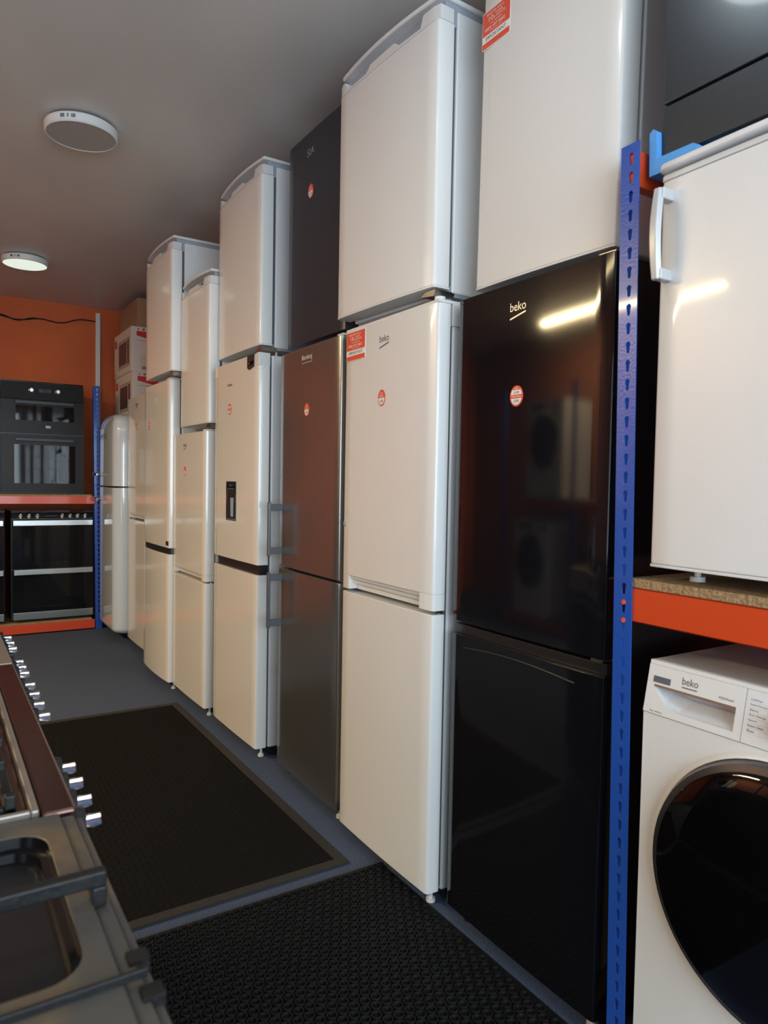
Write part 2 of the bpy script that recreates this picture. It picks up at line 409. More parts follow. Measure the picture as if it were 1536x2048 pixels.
# G: grey steel fridge freezer with bar handles
G = base('tall grey steel fridge freezer with two vertical bar handles', 1.236, 2.246, .545, -1.2, 0)
w = .545; yc = 2.246+w/2
cabinet(G, w, .045, 1.765, d, .046, STGS)
ud = door(G, w, .893, 1.772, .044, .004, STG, 'upper_door'); ld = door(G, w, .048, .884, .044, .004, STG, 'lower_door')
for dd, z0, z1 in ((ud, .935, 1.16), (ld, .633, .868)):
    hx = -w/2+.038
    hb = MB().box(hx-.007, hx+.007, -.066, -.052, z0, z1)
    hb.build('bar_handle', ALU, dd, bevel=.003)
    for zz in (z0+.022, z1-.022): MB().box(hx-.006, hx+.006, -.053, .0, zz-.014, zz+.014).build('handle_bracket', mat('bracket_grey', (.10, .105, .115), .5), dd, bevel=.002)
hinge(G, w/2-.02, .028, .8885); plinth(G, w, d, z=.044)
MB().box(w/2-.05, w/2-.005, .01, .07, 1.773, 1.781).build('hinge_cap', WPL, G, bevel=.001)
tb = MB().text('Blomberg', yc-2.521, 1.716, .024, 0, y=-.0056, w=.092)
tb.box(yc-2.521-.045, yc-2.521+.046, -.0056, -.0052, 1.709, 1.7105).build('brand_logo', LWH, ud, recalc=False, smooth=False)
oval(ud, yc-2.518, 1.527, 0, '£240', (.021, .026), y=-.0055)

# H: white with water dispenser
H = base('tall white fridge freezer with a black water dispenser', 1.216, 2.948, .556, .5, 0)
w = .556; yc = 2.948+w/2
cabinet(H, w, .045, 1.802, d, .054, WHU)
ud = door(H, w, .873, 1.806, .052, .003, WHG, 'upper_door'); ld = door(H, w, .048, .829, .052, .003, WHG, 'lower_door')
MB().box(-w/2+.002, w/2-.002, .014, .052, .8295, .8725).build('grip_band', BPL, H)
MB().box(-w/2-.001, -w/2+.028, .008, .03, .832, .871).build('band_end_cap', GPL, H)
hinge(H, w/2-.02, .03, .868); plinth(H, w, d, z=.044)
dx0, dx1 = yc-3.322, yc-3.196
dp = MB().plate([(dx0, 1.056), (dx1, 1.056), (dx1, 1.242), (dx0, 1.242)], [[(dx0+.012, 1.064), (dx0+.012, 1.205), (dx1-.012, 1.205), (dx1-.012, 1.064)]], -.006, .0)
dp.build('dispenser_frame', BLK, ud, bevel=.001)
MB().box(dx0+.0125, dx1-.0125, -.0032, -.0026, 1.0645, 1.2045).build('dispenser_recess', BPL, ud)
MB().pxz([(dx0+.075, 1.075), (dx0+.095, 1.075), (dx0+.098, 1.165), (dx0+.070, 1.165)], -.012, -.004).build('dispenser_lever', GPL, ud, bevel=.002)
MB().text('No Frost', (dx0+dx1)/2, 1.219, .008, 0, y=-.0066, w=.045).box(dx0+.02, dx1-.02, -.0068, -.0062, 1.207, 1.2085).build('dispenser_print', SILV, ud, recalc=False, smooth=False)
MB().text('Hisense', yc-3.292, 1.694, .014, 0, y=-.0038, w=.062).build('brand_logo', INK, ud, recalc=False, smooth=False)
oval(ud, yc-3.289, 1.585, 1, '£299', (.0235, .026), y=-.0045)
g = MB().pxz([(yc-3.075, 1.752), (yc-3.050, 1.742), (yc-2.998, 1.752), (yc-2.996, 1.806), (yc-3.075, 1.806)], -.0045, -.0030, 0)
g.pxz([(yc-3.073, 1.762), (yc-3.035, 1.768), (yc-3.000, 1.780), (yc-3.012, 1.762), (yc-3.055, 1.776)], -.0055, -.0046, 1)
g.text('A', yc-3.04, 1.785, .012, 1, y=-.0055).build('foil_label', [INK, GOLDF], ud)
for sx in (-1, 1):
    c = MB(); x0 = sx*w/2
    c.box(min(x0, x0-sx*.03)-.001, max(x0, x0-sx*.03)+.001, -.002, .053, 1.752, 1.809)
    c.build('corner_guard', WPL, ud, bevel=.003)
MB().tube([(w/2-.06, -.001, 1.805), (w/2-.04, -.0025, 1.77), (w/2-.005, -.001, 1.735), (w/2+.002, .02, 1.74), (w/2+.0025, .05, 1.79)], .0006, 5).build('loose_tape', CLR, ud)

# K: shorter white
K = base('shorter white fridge freezer left of the one with the water dispenser', 1.202, 3.612, .558, .6, 0)
w = .558; yc = 3.612+w/2
cabinet(K, w, .045, 1.490, .58, .052, WHU)
ud = door(K, w, .716, 1.500, .050, .004, WHG, 'upper_door', (yc-4.130, yc-3.66, .034)); ld = door(K, w, .048, .706, .050, .004, WHG, 'lower_door')
MB().box(w/2-.06, w/2-.004, .004, .09, 1.501, 1.509).build('hinge_cap', WPL, K, bevel=.001)
hinge(K, w/2-.02, .03, .711); plinth(K, w, .58, z=.044)
beko(ud, yc-3.944, 1.428, .020, INKG, .054, .22, y=-.0046); oval(ud, yc-3.941, 1.293, 0, '£170', (.022, .026), y=-.0052)

# L: tall white with black grip band
Lf = base('tall white fridge freezer with curved black grip band and a square badge', 1.176, 4.182, .556, .6, 0)
w = .556; yc = 4.182+w/2
cabinet(Lf, w, .045, 1.812, .62, .064, WHU)
ud = door(Lf, w, .842, 1.826, .062, .004, WHG, 'upper_door'); ld = door(Lf, w, .048, .806, .062, .012, WHG, 'lower_door')
MB().pxy(bowed(w-.004, .008, .062, .012, 12, .01), .8065, .8415).build('grip_band', BPL, Lf)
MB().box(w/2-.07, w/2-.004, .004, .10, 1.827, 1.836).build('hinge_cap', WPL, Lf, bevel=.001)
MB().box(yc-4.235, yc-4.190, -.0034, -.0022, .857, .882).build('badge', BPL, ud)
plinth(Lf, w, .62, z=.044); oval(ud, yc-4.608, 1.578, 1, '£279', (.020, .026), y=-.0052)

# M: white behind the cream retro one
Mf = base('tall white fridge freezer squeezed beside the rounded retro fridge', 1.257, 5.02, .555, 0, 0)
w = .555; yc = 5.02+w/2
cabinet(Mf, w, .045, 1.822, .60, .060, WHU)
ud = door(Mf, w, .955, 1.832, .058, .004, WHG, 'upper_door', (-.225, .225, .036)); ld = door(Mf, w, .048, .945, .058, .004, WHG, 'lower_door')
plinth(Mf, w, .60, z=.044); beko(ud, yc-5.29, 1.765, .022, INK, .056, .22, y=-.0046); oval(ud, yc-5.30, 1.62, 0, '£190', (.022, .026), y=-.0052)

# S: rounded retro fridge
Sm = base('rounded glossy pale grey retro fridge freezer with chrome handles', 1.165, 5.60, .60, 0, 0)
def puffy(t, name, w, z0, z1, y0, y1, rt, rb, m, rp=.07, rf=.05, n=10):
    rings = []
    zs = []
    for i in range(n+1):
        if rb: a = PI/2*i/n; zs.append((z0 + rb*(1-math.sin(PI/2-a+0) if False else 1-math.cos(a)) , rb*(1-math.sin(a)), rf*(1-math.sin(a))))
    if not rb: zs.append((z0, 0, 0))
    mid = [(z1-rt, 0, 0)] if rt else [(z1, 0, 0)]
    zs += mid
    if rt:
        for i in range(1, n+1):
            a = PI/2*i/n; zs.append((z1 - rt + rt*math.sin(a), rt*(1-math.cos(a)), rf*(1-math.cos(a))))
    for z, ins, fi in zs:
        hw = w/2 - ins; yf = y0 + fi; r = min(rp, hw*.9)
        pts = [(hw, y1)]
        pts += [(hw - r + r*math.cos(a), yf + r - r*math.sin(a)) for a in [PI/2*k/10 for k in range(11)]]
        pts += [(-hw + r - r*math.sin(a), yf + r - r*math.cos(a)) for a in [PI/2*k/10 for k in range(11)]]
        pts += [(-hw, y1)]
        rings.append([(x, y, z) for x, y in pts])
    return MB().loft(rings, 0).build(name, m, t)
ud = puffy(Sm, 'upper_door', .60, 1.185, 1.735, 0, .12, .13, 0, WGL, rp=.085)
ld = puffy(Sm, 'lower_door', .60, .055, 1.172, 0, .12, 0, .05, WGL, rp=.085)
puffy(Sm, 'body', .592, .06, 1.730, .128, .66, .13, .04, WGL, rp=.012, rf=.0)
MB().pxy([(x*.97, .012+(y-.0)*.9) for x, y in [(-.30,.13),(-.30,.09),(-.27,.03),(-.2,.0),(.2,.0),(.27,.03),(.30,.09),(.30,.13)]], 1.1722, 1.1848).build('door_gasket', BPL, Sm)
for dd, z in ((ud, 1.275), (ld, 1.075)):
    hb = MB().lathe((-.262, -.05, z), 1, [(.001, -.008), (.013, -.004), (.016, .004), (.010, .016), (.009, .085)], 20)
    hb.tube([(-.262, -.042, z), (-.235, -.046, z), (-.19, -.044, z-.002), (-.150, -.038, z-.004)], .0085, 12)
    hb.build('chrome_handle', CHR, dd)
MB().text('S M E G', -.11, 1.550, .042, 0, y=-.0012, w=.24).build('brand_lettering', INK, ud, recalc=False, smooth=False)
for x in (-.22, .22): foot(Sm, x, .16, 0, .062)
for x in (-.22, .22): foot(Sm, x, .60, 0, .062)

# under-counter fridges on top
def undercounter(label, X, Yn, w, th, zb, z0, z1, d=.56, name='undercounter_fridge', m=WH, mb=WHU):
    t = base(label, X, Yn, w, th, zb, name, 'fridge')
    a = z0-zb; z = z1-zb       # a: bottom of the door, z: top of the door blocks
    body_top = z + .0028
    MB().box(-w/2+.003, w/2-.003, .072, d, a-.012, body_top).build('body', mb, t, bevel=.005, seg=3)
    MB().box(-w/2+.012, w/2-.012, .056, .074, a+.01, z-.045).build('door_gasket', DPL, t)
    MB().box(-w/2+.006, w/2-.006, .0585, .0715, z-.044, z+.0025).build('top_rail', mat('shaded_grip_grey', (.36, .40, .46), .5), t)  # blue-grey shade of the grip cavity put into this colour
    dd = MB().pxy(bowed(w, 0, .058, .006, 12, .010), a, z-.040).build('door', m, t, bevel=.0025)
    MB().pxy(bowed(w+.002, -.001, .058, .006, 12, .010), a-.006, a-.0003).build('door_bottom_trim', WPL, dd, bevel=.001)
    h = w/2; zz = z-.0395; n = 24
    prof = [(-h, .040), (-h+.035, .040), (-h+.055, .010), (-.10, .008), (-.075, .026), (.060, .028), (.085, .010), (h-.085, .008), (h-.072, .040), (h, .040)]
    rr = []
    xs = sorted(set([p[0] for p in prof] + [-h + w*i/n for i in range(n+1)]))
    def hz(x):
        for i in range(len(prof)-1):
            if prof[i][0] <= x <= prof[i+1][0]:
                u = (x-prof[i][0])/(prof[i+1][0]-prof[i][0]); return prof[i][1]+u*(prof[i+1][1]-prof[i][1])
        return .04
    for x in xs:
        yf = -.006*(1-(x/h)**2) + (.006 if abs(x) > h-.002 else 0)
        rr.append([(x, yf, zz), (x, yf, zz+hz(x)), (x, .055, zz+hz(x)), (x, .055, zz)])
    MB().loft(rr).build('door_grip_cap', WPL, dd, bevel=.0008, seg=1)
    pts = []
    for i in range(17):
        x = -h + w*i/16; pts.append((x, .008 - .020*(1-(x/h)**2)))
    pts = [(-h-.001, .03)] + pts + [(h+.001, .03), (h+.001, d), (-h-.001, d)]
    MB().pxy(pts, z+.022, z+.037).build('worktop', mb, t, bevel=.006, seg=3)
    MB().box(-w/2+.010, w/2-.010, .030, d-.02, z+.003, z+.0215).build('worktop_support', mat('shaded_grip_grey', (.36, .40, .46), .5), t)  # same shade colour for the gap under the worktop
    MB().pxz([(h-.075, a-.022), (h-.015, a-.028), (h-.006, a-.010), (h-.05, a-.007)], .012, .085).build('hinge', STL, t)
    MB().box(-w/2+.01, w/2-.01, .085, d-.01, a-.022, a-.012).build('base_plate', GPL, t)
    for x, y in ((-h+.05, .10), (h-.05, .10), (-h+.05, d-.06), (h-.05, d-.06)):
        foot(t, x, y, 0, a-.021, .013, WPL if y < .2 else BPL)
    return t, dd
# on B
t1, d1 = undercounter('white undercounter fridge on the black one, guarantee label at its top', 1.29, 1.092, .495, -1.0, 1.7605, 1.795, 2.655, d=.56)
guarantee(d1, -.495/2+.004, -.495/2+.118, 2.432-1.757, 2.530-1.757, y=-.0050)
t1.rotation_euler.y = math.radians(.8)
tf = MB()
for i in range(9):
    z = .30 + i*.05; r = random.random
    tf.faces([(.249, .40, z), (.252+.003*r(), .41+.02*r(), z+.02), (.2485, .425+.01*r(), z+.05), (.254, .395+.02*r(), z+.045)], [(0, 1, 2), (0, 2, 3)])
tf.build('packing_tape', CLR, t1, recalc=False, smooth=False)
# on W
undercounter('large white undercounter fridge stacked on the white one with the orange label', 1.234, 1.695, .548, 2.0, 1.786, 1.825, 2.618, d=.58)
# on H
undercounter('white undercounter fridge stacked on the water dispenser fridge freezer', 1.246, 3.012, .550, 0, 1.809, 1.860, 2.645, d=.56)
# on K
undercounter('narrow white undercounter fridge on the shorter fridge freezer', 1.205, 3.580, .460, 1.0, 1.509, 1.545, 2.285, d=.50)
# on L
undercounter('white undercounter fridge stacked farthest back, nearest the microwave boxes', 1.147, 4.050, .548, .3, 1.836, 1.862, 2.570, d=.56)
# black one on G
t3 = base('slim black undercounter fridge stacked on the grey steel one', 1.305, 2.345, .510, 0, 1.781, 'undercounter_fridge', 'fridge')
cabinet(t3, .510, .040, .872, .54, .056, BLS)
d3 = door(t3, .510, .034, .874, .054, .003, SIA)
MB().text('SIA', 2.600-2.645, .778, .030, 0, y=-.0036, w=.062).build('brand_logo', SILV, d3, recalc=False, smooth=False)
oval(d3, 2.600-2.638, .634, 0, '£129', (.022, .028), y=-.0044)
for x, y in ((-.2, .1), (.2, .1), (-.2, .48), (.2, .48)): foot(t3, x, y, 0, .042)

# ---------------------------------------------------------------- microwave boxes on the retro fridge
def carton(label, X, Yn, w, th, z0, z1, d):
    t = base(label, X, Yn, w, th, z0, 'microwave_box', 'box', 'white microwave cartons')
    h = z1-z0
    c = MB().box(-w/2, w/2, 0, d, 0, h, 0).build('carton', WCARD, t, bevel=.003)
    b = MB()
    y = -.0006
    b.box(-w*.24, w*.42, y-.0006, 0, h*.14, h*.80, 0)
    b.box(-w*.20, w*.24, y-.0012, y-.0006, h*.22, h*.72, 1)
    b.box(w*.29, w*.38, y-.0012, y-.0006, h*.20, h*.74, 1)
    b.build('printed_microwave', [mat('print_grey', (.42, .38, .36), .45), mat('print_dark', (.06, .045, .05), .35)], c, recalc=False)
    b = MB()
    b.pxz([(-w*.46, h*.72), (-w*.40, h*.68), (-w*.34, h*.72), (-w*.34, h*.88), (-w*.46, h*.88)], y, 0, 0)
    x = w/2+.0006
    def side(y0, y1, z0_, z1_, m): b.box(w/2, x, y0, y1, z0_, z1_, m)
    b.faces([(x, .04, h*.90), (x, .04, h*.80), (x, .16, h*.73), (x, .28, h*.80), (x, .28, h*.90)], [(0, 1, 2, 3, 4)], 0)
    for k in range(6): side(.05+.035*k, .058+.035*k+(.01 if k % 2 else 0), h*.925, h*.965, 1)
    for k in range(4): side(.07, .24-.02*(k % 2), h*(.33-.05*k), h*(.34-.05*k), 2)
    for k in range(14): side(.08+.011*k, .085+.011*k+(.003 if k % 3 else 0), h*.05, h*.13, 1)
    side(.04, .22, h*.69, h*.70, 2)
    for k in range(5): b.box(-w*.45, -w*.38, y, 0, h*(.28-.035*k), h*(.29-.035*k), 2)
    b.box(-w*.45, -w*.40, y, 0, h*.04, h*.09, 1)
    b.build('printed_marks', [CRIM, INKG, mat('print_mid', (.3, .28, .28), .5)], c, recalc=False, smooth=False)
    return t
carton('white microwave carton with red badge, directly on the rounded retro fridge', 1.348, 5.835, .60, 0, 1.7355, 2.088, .42)
carton('white microwave carton with red badge, upper of the two', 1.340, 5.84, .60, 0, 2.0885, 2.44, .42)
bx = base('plain brown cardboard box on the microwave cartons, just under the ceiling', 1.43, 6.03, .62, 0, 2.4405, 'cardboard_box', 'box')
MB().box(-.31, .31, 0, .42, 0, .27).build('carton', CARD, bx, bevel=.003)
MB().box(-.311, .311, .19, .235, .2701, .2706).box(.3102, .3108, .19, .235, .19, .27).build('packing_tape', mat('brown_tape', (.33, .2, .1), .3), bx)

# ---------------------------------------------------------------- ring mat, woven mat
b = MB(); x0, x1, y0, y1 = .16, 1.240, 1.03, 1.925
b.box(x0, x1, y0, y1, .0005, .005)
px = .0300; row = 0; y = y0+.02
segs = 14
while y < y1-.014:
    x = x0+.02 + (px/2 if row % 2 else 0)
    while x < x1-.014:
        if 1:
            ri, ro = .0095, .0138
            def ring(r, z): return [(x+r*math.cos(2*PI*i/segs), y+r*math.sin(2*PI*i/segs), z) for i in range(segs)]
            b.loft([ring(ro, .005), ring(ro-.001, .0125), ring(ri+.0008, .0125), ring(ri, .005)], cap=False)
        x += px
    y += px*.866; row += 1
b.box(x0, x1, y1-.012, y1, .005, .011)
tag(b.build('rubber_ring_mat', RUB), 'black rubber mat of raised rings, nearest on the floor', 'mat')
wm = thing('woven_mat', 'dark ribbed doormat with brown rubber edge on the blue carpet', 'mat', (0, 0, 0))
x0, x1, y0, y1 = .16, 1.150, 1.985, 3.92
MB().plate([(x0, -y0), (x0, -y1), (x1, -y1), (x1, -y0)], [[(x0+.035, -y0-.035), (x1-.035, -y0-.035), (x1-.035, -y1+.035), (x0+.035, -y1+.035)]], -.009, -.0005).build('border', RUBE, wm)
for o in wm.children: o.rotation_euler = (-PI/2, 0, 0)
o = wm.children[0]
me = o.data
for v in me.vertices: v.co = Vector((v.co.x, -v.co.z, -v.co.y))
o.rotation_euler = (0, 0, 0)
b = MB(); b.box(x0+.035, x1-.035, y0+.035, y1-.035, .0005, .007)
nx, ny = 46, 92; sx = (x1-x0-.07)/nx; sy = (y1-y0-.07)/ny
for j in range(ny):
    for i in range(nx):
        cx = x0+.035+sx*(i+.5); cy = y0+.035+sy*(j+.5); a, c = (.36, .20) if (i+j) % 2 else (.22, .36)
        h = .0105 if (i+j) % 2 else .0095
        b.faces([(cx-sx*a, cy-sy*c, .007), (cx+sx*a, cy-sy*c, .007), (cx+sx*a, cy+sy*c, .007), (cx-sx*a, cy+sy*c, .007),
                 (cx-sx*a*.6, cy-sy*c*.6, h), (cx+sx*a*.6, cy-sy*c*.6, h), (cx+sx*a*.6, cy+sy*c*.6, h), (cx-sx*a*.6, cy+sy*c*.6, h)],
                [(4, 5, 6, 7), (0, 1, 5, 4), (1, 2, 6, 5), (2, 3, 7, 6), (3, 0, 4, 7)])
b.build('ribbed_pile', mat('dark_pile', (.007, .0065, .006), .8, spec=.15, bump=(500, .6, one)), wm)

# ---------------------------------------------------------------- blue and orange racks
def keyhole(cx, cz, s=1.):
    up = arc(cx, cz+.0045*s, .0052*s, -40, 220, 9)
    lo = arc(cx, cz-.0085*s, .0032*s, 180, 360, 6)
    return list(reversed(up + lo))
def upright(parent, name, w, h, n, pitch, ztop, t=.002):
    b = MB(); cells = []
    zz = h
    b.plate([(0, 0), (w, 0), (w, ztop - n*pitch + pitch*.5), (0, ztop - n*pitch + pitch*.5)], [], 0, t)
    b2 = []
    for k in range(n):
        zc = ztop - k*pitch
        b.plate([(0, zc-pitch/2), (w, zc-pitch/2), (w, zc+pitch/2), (0, zc+pitch/2)], [keyhole(w*.55, zc, 1.15)], 0, t)
    b.plate([(0, ztop+pitch/2), (w, ztop+pitch/2), (w, h), (0, h)], [], 0, t)
    b.box(0, t, t, .042, 0, h)
    bmesh.ops.remove_doubles(b.bm, verts=b.bm.verts, dist=1e-5)
    return b.build(name, BLU, parent, smooth=False)
# right rack (facing the aisle)
RX = 1.222
rk = thing('storage_rack', 'blue keyhole upright with orange beams and chipboard shelf at right', 'rack', (RX, 1.018, 0), -PI/2)
up = upright(rk, 'upright', .046, 1.955, 48, .0385, 1.925)
up.rotation_euler = (0, math.radians(-1.0), 0)
up.location.x = .027
rb = MB()
for z in (.972, 1.010): rb.cyl((.026, -.001, z+.0), 1, .0055, .010, 10)
rb.build('beam_stud', RED, up)
# local x runs towards the camera (-Y), local y into the shelf (+X)
def beam(t, name, x0, x1, z0, z1, y0=0., dep=.045, flip=1):
    b = MB().box(x0, x1, y0, y0+.003, z0, z1).box(x0, x1, y0, y0+dep, z1-.003, z1).box(x0, x1, y0, y0+.018, z0, z0+.003)
    return b.build(name, ORB, t, bevel=.001)
beam(rk, 'shelf_beam', .040, 1.30, .972, 1.043, .004)
beam(rk, 'bottom_beam', .040, 1.30, .004, .038, .004)
MB().box(.040, 1.30, .006, .62, 1.0432, 1.0615).build('shelf_board', CHB, rk, bevel=.001)
MB().box(.040, 1.30, .006, .62, .0382, .054).build('bottom_board', CHB, rk, bevel=.001)
MB().box(.004, .030, .004, .56, 1.868, 1.940).build('top_side_beam', ORB, rk, bevel=.002)
MB().box(.004, .030, .044, .56, .972, 1.040).build('side_beam', ORB, rk, bevel=.002)
for yy in (.585,):
    MB().box(-.0, .046, yy, yy+.002, 0, 1.93).box(0, .002, yy-.04, yy, 0, 1.93).build('rear_upright', BLU, rk)
MB().box(1.30, 1.346, 0, .002, 0, 1.93).box(1.344, 1.346, .002, .04, 0, 1.93).build('upright', BLU, rk)
MB().box(1.30, 1.346, .585, .587, 0, 1.93).build('rear_upright', BLU, rk)

# back rack
bk = thing('storage_rack', 'blue and orange rack along the orange back wall holding the cookers', 'rack', (0, 6.2, 0), 0)
ub = upright(bk, 'upright', .050, 1.99, 48, .0385, 1.96); ub.location = (1.147, 0, 0); ub.rotation_euler = (0, math.radians(-.6), 0)
def bbeam(name, z0, z1, m=ORB): MB().box(-1.0, 1.140, 0, .003, z0, z1).box(-1.0, 1.140, .003, .045, z1-.003, z1).build(name, m, bk, bevel=.001)
bbeam('shelf_beam', 1.032, 1.094); bbeam('bottom_beam', .012, .082)
MB().box(-1.0, 1.117, .004, .60, 1.0945, 1.108).build('shelf_board', CHB, bk)
MB().box(-1.0, 1.117, .004, .60, .0825, .096).build('bottom_board', CHB, bk)
for x in (-1.04,): MB().box(x, x+.045, .585, .587, 0, 1.95).build('rear_upright', BLU, bk)
MB().box(-1.05, -1.005, 0, .002, 0, 1.95).build('upright', BLU, bk)
MB().box(1.142, 1.158, .05, .58, 1.034, 1.094).build('side_beam', ORB, bk)

# ---------------------------------------------------------------- cookers in the back rack
def rack_wires(t, x0, x1, y0, y1, z):
    b = MB()
    b.tube([(x0, y0, z), (x1, y0, z)], .003, 6).tube([(x0, y1, z), (x1, y1, z)], .003, 6).tube([(x0, (y0+y1)/2, z), (x1, (y0+y1)/2, z)], .002, 6)
    for k in range(12):
        x = x0 + (x1-x0)*k/11; b.tube([(x, y0, z), (x, y1, z)], .0016, 5)
    b.build('wire_shelf', CHR, t)
def shell(t, w, d, z0, z1, m, cavs):
    """cooker carcass with open cavities facing the front"""
    holes = [[(a, c), (a, e), (b_, e), (b_, c)] for a, b_, c, e in cavs]
    b = MB().plate([(-w/2, z0), (w/2, z0), (w/2, z1), (-w/2, z1)], holes, .045, .06)
    b.box(-w/2, -w/2+.012, .06, d, z0, z1).box(w/2-.012, w/2, .06, d, z0, z1).box(-w/2+.012, w/2-.012, d-.01, d, z0, z1)
    b.box(-w/2+.012, w/2-.012, .06, d-.01, z1-.01, z1).box(-w/2+.012, w/2-.012, .06, d-.01, z0, z0+.01)
    b.build('body', m, t)
    for a, b_, c, e in cavs:
        q = MB(); D = d-.08
        q.faces([(a, .06, c), (b_, .06, c), (b_, .06, e), (a, .06, e), (a, D, c), (b_, D, c), (b_, D, e), (a, D, e)],
                [(4, 5, 6, 7), (0, 4, 7, 3), (1, 2, 6, 5), (0, 1, 5, 4), (3, 7, 6, 2)])
        for s, xx in ((1, a), (-1, b_)):
            for k in range(4):
                zz = c + (e-c)*(k+1)/5; q.box(min(xx, xx+s*.012), max(xx, xx+s*.012), .08, D-.02, zz-.003, zz+.003)
        q.build('oven_cavity', CAV, t, recalc=False)
def glass_door(t, w, z0, z1, win, mframe=BLS, name='oven_door'):
    a, b_, c, e = win
    dd = MB().plate([(-w/2+.004, z0), (w/2-.004, z0), (w/2-.004, z1), (-w/2+.004, z1)], [[(a, c), (a, e), (b_, e), (b_, c)]], 0, .035).build(name, mframe, t)
    MB().box(a-.002, b_+.002, .003, .007, c-.002, e+.002).build('glass_pane', GLASS, dd)
    return dd
DGL = mat('dark_door_glass', (.016, .012, .010), .30, spec=.15)
def knob(t, x, y, z, m=CHR, r=.019, blade=True, ax=1, L=.020):
    b = MB().lathe((x, y, z), 1, [(.001, -L), (r*.75, -L), (r*.85, -L*.8), (r, -.003), (r*1.12, -.002), (r*1.12, .0)], 24)
    if blade: b.box(x-.004, x+.004, y-L-.006, y-L+.002, z-r*.8, z+r*.8)
    return b.build('knob', m, t)

def upper_oven(label, X, Y, z, w=.598):
    t = thing('double_oven', label, 'oven', (X, Y, z))
    shell(t, w, .56, .004, .875, BLS, [(-.22, .22, .60, .70), (-.22, .23, .10, .40)])
    MB().pxz([(-w/2, .735), (w/2, .735), (w/2-.006, .868), (-w/2+.006, .868)], 0, .046).build('control_panel', mat('soft_black_panel', (.014, .012, .012), .4, spec=.12), t, bevel=.002)
    cp = t.children[-1]
    ud = glass_door(t, w, .478, .728, (-.195, .225, .575, .690), DGL, 'top_oven_door')
    ld = glass_door(t, w, .012, .466, (-.205, .235, .085, .385), DGL, 'main_oven_door')
    for dd, zz in ((ud, .700), (ld, .412)):
        MB().box(-.20, .22, -.020, -.006, zz, zz+.026).box(-.20, -.18, -.006, 0, zz+.004, zz+.022).box(.20, .22, -.006, 0, zz+.004, zz+.022).build('handle', BPL, dd, bevel=.003)
    for x in (-.085, .105): knob(cp, x, 0, .808, STL, .017)
    MB().box(-.03, .055, -.001, .0, .795, .823).build('clock_display', DISP, cp)
    MB().text('beko', .035, .528, .012, 0, y=-.0008, w=.036).box(.018, .053, -.0008, 0, .520, .522).build('brand_logo', SILV, ud, recalc=False, smooth=False)
    rack_wires(t, -.21, .22, .07, .42, .20); rack_wires(t, -.21, .22, .07, .42, .29)
    MB().box(-w/2, w/2, .04, .56, .8755, .882).build('hob_top', BLK, t)
    for x in (-.25, .25): MB().cyl((x, .1, 0), 2, .015, .006, 12).build('foot', BPL, t)
    return t
upper_oven('black built-in style double oven on the rack shelf, two chrome knobs', .757, 6.20, 1.1085)
upper_oven('black double oven at the left frame edge on the rack shelf', .150, 6.20, 1.1085)

def freestanding(label, X, Y, z, w=.60):
    t = thing('cooker', label, 'cooker', (X, Y, z))
    shell(t, w, .56, .02, .87, BPL, [(-.22, .22, .47, .72), (-.22, .22, .12, .37)])
    MB().pxy([(-w/2, .0), (w/2, .0), (w/2, .56), (-w/2, .56)], .872, .882).build('hob_top', BLK, t)
    cp = MB().faces([(-w/2, -.008, .822), (w/2, -.008, .822), (w/2, .048, .868), (-w/2, .048, .868), (-w/2, .05, .822), (w/2, .05, .822)],
                    [(0, 1, 2, 3), (0, 4, 5, 1), (3, 2, 5, 4), (0, 3, 4), (1, 5, 2)]).build('control_panel', STL, t)
    for x in (-.235, -.175, -.115, .065, .125, .180, .238):
        k = knob(cp, 0, 0, 0, CHR, .014, L=.018); k.location = (x, .018, .845); k.rotation_euler = (math.radians(-50), 0, 0)
    b = MB().box(-.065, .025, -.002, 0, -.012, .012).build('clock_display', DISP, cp); b.location = (0, .019, .846); b.rotation_euler = (math.radians(-50), 0, 0)
    ud = glass_door(t, w, .425, .812, (-.225, .225, .47, .745), BLK, 'top_oven_door')
    ld = glass_door(t, w, .085, .415, (-.225, .225, .12, .36), BLK, 'main_oven_door')
    MB().box(-.29, .29, -.022, -.008, .764, .806).box(-.27, -.25, -.008, 0, .775, .795).box(.25, .27, -.008, 0, .775, .795).build('handle', STL, ud, bevel=.002)
    MB().box(-.285, .29, -.022, -.008, .378, .420).box(-.27, -.25, -.008, 0, .39, .408).box(.25, .27, -.008, 0, .39, .408).build('handle', STL, ld, bevel=.002)
    MB().box(-.29, .295, -.003, .03, .022, .080).build('kick_plate', STL, t, bevel=.002)
    for zz in (.56, .62): rack_wires(t, -.21, .21, .07, .42, zz)
    for zz in (.18, .28): rack_wires(t, -.21, .21, .07, .42, zz)
    for x in (-.26, .26): MB().cyl((x, .09, 0), 2, .016, .022, 12).build('foot', BPL, t)
    return t
freestanding('black glass cooker with steel handles on the bottom board of the rack', .832, 6.215, .0965)
fs2 = freestanding('steel handled cooker at the left frame edge, bottom of the rack', .185, 6.215, .0965)

# ---------------------------------------------------------------- right rack appliances
def local_row(label, X, Yfar, w, z, name, cat): return thing(name, label, cat, (X, Yfar-w/2, z), -PI/2)
